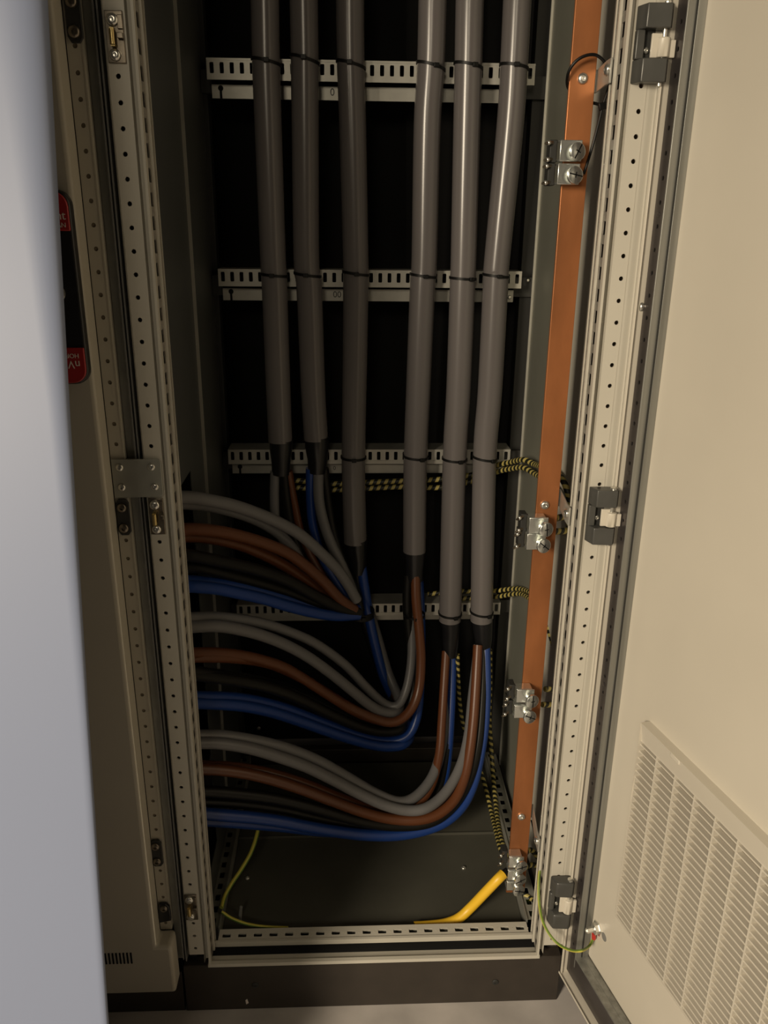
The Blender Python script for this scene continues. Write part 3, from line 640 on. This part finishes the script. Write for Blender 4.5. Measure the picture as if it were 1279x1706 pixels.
def clamp(u, v, lab, w=.0265, h=.0235, depth=.020, right=0.0, top=True, hexa=False, studs=True, spin=0.0, sh=.010):
    # (u, v): middle of the front plate
    y1 = BY-depth; c = at(u, v, y1); r = thing('bar_clamp', (c.x, BY, c.z), lab, 'clamp', 'zinc clamps on the copper bar')
    x0, x1, z0, z1 = c.x-w/2, c.x+w/2, c.z-h/2, c.z+h/2
    m = MB().box(x0, x1, y1, y1+.0025, z0, z1); m.box(x0, x1-.003, y1+.0025, BY-.0006, z1-.0022, z1); m.box(x0, x1-.003, y1+.0025, BY-.0006, z0, z0+.0022)
    m.build('body', 'steel', r, .0008)
    a = V3((.30, -1, .10)).normalized(); s0 = V3((c.x+.004+right, y1, c.z-.002))
    m = MB().cyl(s0, s0+a*sh, .0052, 14)
    if hexa: m.lathe(s0+a*(sh-.001), a, [(.0100, 0), (.0100, .005), (.0085, .006)], 6)
    m.lathe(s0+a*sh, a, [(.0088, 0), (.0102, .0012), (.0102, .0045), (.0088, .0056), (0, .0056)], 22)
    sc = m.build('clamp_screw', 'steel', r)
    t = a.orthogonal().normalized(); b = a.cross(t); t2 = t*math.cos(spin)+b*math.sin(spin); b2 = a.cross(t2); q = s0+a*(sh+.0056)
    MB().obox(q, t2*.0092, b2*.0007, a*.0002).obox(q, t2*.0006, b2*.0032, a*.0002).build('screw_slot', 'dark', sc)
    if studs:
        m = MB().box(x0-.0095, x0-.0005, BY-.008, BY+.010, z0-.001, z1+.001); m.build('jaw', 'rubber_shade', r, .001)
        m = MB()
        for zz in (z1-.002, z0+.003):
            m.cyl((x0-.006, BY-.006, zz), (x0-.017, BY-.016, zz-.002), .0024, 8, .0016)
        m.build('jaw_stud', 'lock', r)
        m = MB()
        for zz in (z1-.002, z0+.003): m.screw((x0-.012, BY-.0118, zz-.001), (-.7, -.7, 0), .0030, .003, 10)
        m.build('stud_nut', 'screw', r)
    return r
clamp(951, 251, 'topmost zinc clamp on the copper bar, rounded tab to the right', spin=.3, sh=.004)
clamp(947, 290, 'second zinc clamp from the top of the copper bar', spin=2.2, sh=.004)
clamp(897, 876, 'upper clamp of the middle pair on the copper bar, hexagon screw head', hexa=True, spin=.9)
clamp(893, 903, 'lower clamp of the middle pair on the copper bar', spin=1.7)
clamp(875, 1160, 'upper clamp of the pair low on the copper bar', spin=.8, h=.022)
clamp(871, 1186, 'lower clamp of the pair low on the copper bar', spin=1.9, h=.022)
clamp(860, 1437, 'clamp at the foot of the copper bar, uppermost of its three screws', spin=2.4, h=.021, sh=.006, w=.024)
clamp(858, 1459, 'clamp at the foot of the copper bar, middle of its three screws', spin=2.6, h=.019, sh=.006, studs=False, w=.024)
clamp(856, 1477, 'lowest clamp at the foot of the copper bar, bare copper under it', spin=2.0, h=.017, sh=.005, studs=False, w=.024)

# tie loop hanging on the busbar
def wire(name, mm, path, rad, lab, cat, group=None, parts=None, n=12, sub=8):
    P = [tuple(at(u, v, y)) for u, v, y in path]
    if parts is None:
        o = MB().tube(spline(P, sub), rad, n).build(name, mm); return tag(o, lab, cat, group)
t = thing('cable_tie', at(1003, 177, .095), 'loose black cable tie looped round the copper bar near its top', 'cable tie')
P = [at(*q) for q in ((960, 166, .112), (946, 146, .108), (945, 128, .094), (951, 112, .088), (963, 99, .085), (978, 92, .084), (993, 92, .084), (1006, 102, .084), (1014, 116, .085), (1017, 130, .086), (1013, 148, .089), (1003, 177, .094))]
MB().tube(spline(P, 6), .0018, 8).tube(spline([at(960, 166, .112), at(975, 170, .110), at(990, 172, .106), at(1003, 176, .094)], 5), .0018, 8).build('strap', 'tie', t)
MB().tube(spline([at(1003, 179, .094), at(998, 200, .093), at(989, 235, .092), at(978, 272, .095), at(972, 290, .097)], 6), .0018, 8).build('tail', 'tie', t)
p = at(1003, 177, .094); MB().obox(p, (.0042, 0, .001), (0, .003, 0), (-.001, 0, .004)).build('head', 'tie', t, .0008)

# ------------------------------------------------------------------ striped earth conductors
def zebra(path, rad, lab, group='yellow and black striped earth conductors'):
    P = [tuple(at(u, v, y)) for u, v, y in path]
    return tag(MB().tube(spline(P, 10), rad, 12).build('earth_conductor', 'zebra'), lab, 'wire', group)
zebra([(485, 800, .463), (560, 806, .463), (625, 803, .463), (680, 801, .463), (740, 798, .463), (790, 790, .463), (825, 776, .452), (850, 770, .42), (872, 766, .37), (892, 774, .33), (918, 782, .22), (936, 798, .165), (948, 830, .145), (946, 856, .135), (925, 864, .118)], .0048,
      'upper striped conductor crossing below the third rail to the middle clamps')
zebra([(485, 812, .463), (560, 816, .463), (625, 813, .463), (680, 811, .463), (740, 812, .463), (790, 800, .460), (828, 786, .445), (850, 781, .41), (872, 779, .365), (892, 790, .32), (912, 800, .25), (930, 822, .17), (944, 860, .150), (946, 882, .135), (922, 886, .118)], .0048,
      'lower striped conductor crossing below the third rail to the middle clamps')
zebra([(712, 990, .463), (760, 985, .463), (800, 986, .463), (828, 984, .452), (852, 981, .42), (872, 982, .38), (892, 992, .31), (911, 1012, .24), (922, 1036, .20), (932, 1075, .16), (934, 1120, .14), (925, 1146, .13), (908, 1148, .118)], .0044,
      'upper striped conductor crossing above the lowest rail to the low clamp pair')
zebra([(740, 1000, .466), (800, 995, .464), (828, 994, .450), (852, 990, .415), (870, 990, .38), (888, 1002, .31), (905, 1024, .24), (916, 1055, .19), (928, 1100, .155), (930, 1150, .14), (922, 1172, .13), (903, 1174, .118)], .0044,
      'lower striped conductor crossing above the lowest rail to the low clamp pair')
zebra([(762, 1090, .43), (763, 1130, .43), (766, 1175, .43), (772, 1210, .425), (786, 1250, .41), (802, 1290, .38), (812, 1325, .34), (819, 1355, .29), (826, 1385, .22), (833, 1412, .16), (842, 1432, .125)], .0042,
      'striped conductor running down from the fifth grey cable to the foot of the bar')
zebra([(816, 1082, .44), (816, 1140, .44), (815, 1200, .43), (818, 1245, .42), (821, 1290, .39), (825, 1330, .33), (829, 1365, .26), (836, 1400, .18), (846, 1425, .13)], .0044,
      'striped conductor running down from the rightmost grey cable to the foot of the bar')
zebra([(905, 1440, .135), (893, 1425, .14), (884, 1416, .14), (877, 1420, .13), (872, 1430, .119)], .0042, 'short striped wire arching above the foot clamp of the bar')
zebra([(904, 1448, .13), (893, 1442, .132), (884, 1441, .13), (873, 1446, .119)], .0042, 'short striped wire level beside the upper foot clamp')
zebra([(866, 1488, .118), (874, 1491, .112), (884, 1497, .105), (897, 1506, .085), (903, 1520, .075)], .0040, 'short striped wire leaving below the foot clamp of the bar')
tag(MB().tube(spline([tuple(at(*q)) for q in ((876, 1493, .12), (882, 1510, .115), (888, 1530, .11), (894, 1548, .08))], 8), .0026, 10).build('earth_wire', 'earth'), 'thin green and yellow wire dropping below the foot clamp to the sill', 'wire')
tag(MB().tube(spline([tuple(at(*q)) for q in ((886, 1366, .13), (893, 1395, .11), (902, 1432, .09))], 8), .0026, 10).build('black_wire', 'tie'), 'short black wire beside the lower end of the copper bar', 'wire')
# thick yellow cable
P = [at(838, 1456, .092), at(828, 1466, .085), at(806, 1489, .085), at(784, 1512, .088), at(765, 1529, .082), at(744, 1538, .076), at(718, 1542, .071), at(690, 1544, .0685)]
r = thing('yellow_cable', P[-1], 'thick plain yellow cable rising from the sill to the foot of the copper bar', 'cable')
MB().tube(spline([tuple(p) for p in P], 8), .0082, 18).build('sheath', 'yellow', r)
MB().tube([P[0]+(P[0]-P[1])*-.02, P[0]+(P[0]-P[1]).normalized()*.010], [.0060, .0045], 12).build('stripped_end', 'tape', r)
# green-yellow earth wire to the door stud
sp_ = dp(s_, z_, .004)
P = [at(905, 1437, .030), at(899, 1450, .024), at(897, 1475, .010), at(898, 1505, -.004), at(903, 1532, -.012), at(914, 1555, -.022), at(930, 1573, -.036), at(950, 1583, -.055), at(968, 1584, -.072), at(981, 1577, -.076), at(987, 1566, -.070)]
s_, z_ = ond(989, 1561, .006); P[-1] = dp(s_, z_, .006); s3, z3 = ond(982, 1576, .010); P[-2] = dp(s3, z3, .011)
r = thing('earth_wire', P[-1], 'thin green and yellow earth wire looping from the post to the door stud', 'wire')
MB().tube(spline([tuple(p) for p in P], 8), .0021, 10).build('insulation', 'earth', r)
d = (P[0]-P[1]).normalized(); o = MB().tube([P[0]-d*.002, P[0]+d*.011], .0031, 12).build('crimp_sleeve', 'redlug', r); o['label'] = 'red crimp sleeve'
MB().lathe(P[0]+d*.014, (-.7, -.7, 0), [(.0055, -.0008), (.0055, .0008)], 14).build('ring_lug', 'screw', r)
s4, z4 = ond(990, 1552, .006); e = dp(s4, z4, .007); d = (e-P[-1]).normalized()
o = MB().tube([P[-1]-d*.003, P[-1]+d*.007], .0033, 12).build('crimp_sleeve', 'redlug', r); o['label'] = 'red crimp sleeve'
# thin earth wires on the left
tag(MB().tube(spline([tuple(atz(*q)) for q in ((432, 1366, .045), (428, 1390, .032), (418, 1420, .018), (402, 1448, .006), (386, 1472, -.002), (374, 1494, -.008), (369, 1512, -.010))], 8), .0036, 12).build('earth_wire', 'earth'), 'green and yellow wire curving down beside the left bottom corner', 'wire')
tag(MB().tube(spline([tuple(atz(*q)) for q in ((369, 1519, -.016), (386, 1530, -.025), (410, 1539, -.031), (440, 1544, -.033), (480, 1546, -.034))], 8), .0026, 10).build('earth_wire', 'earth'), 'thin dull earth wire lying along the inside of the sill', 'wire')
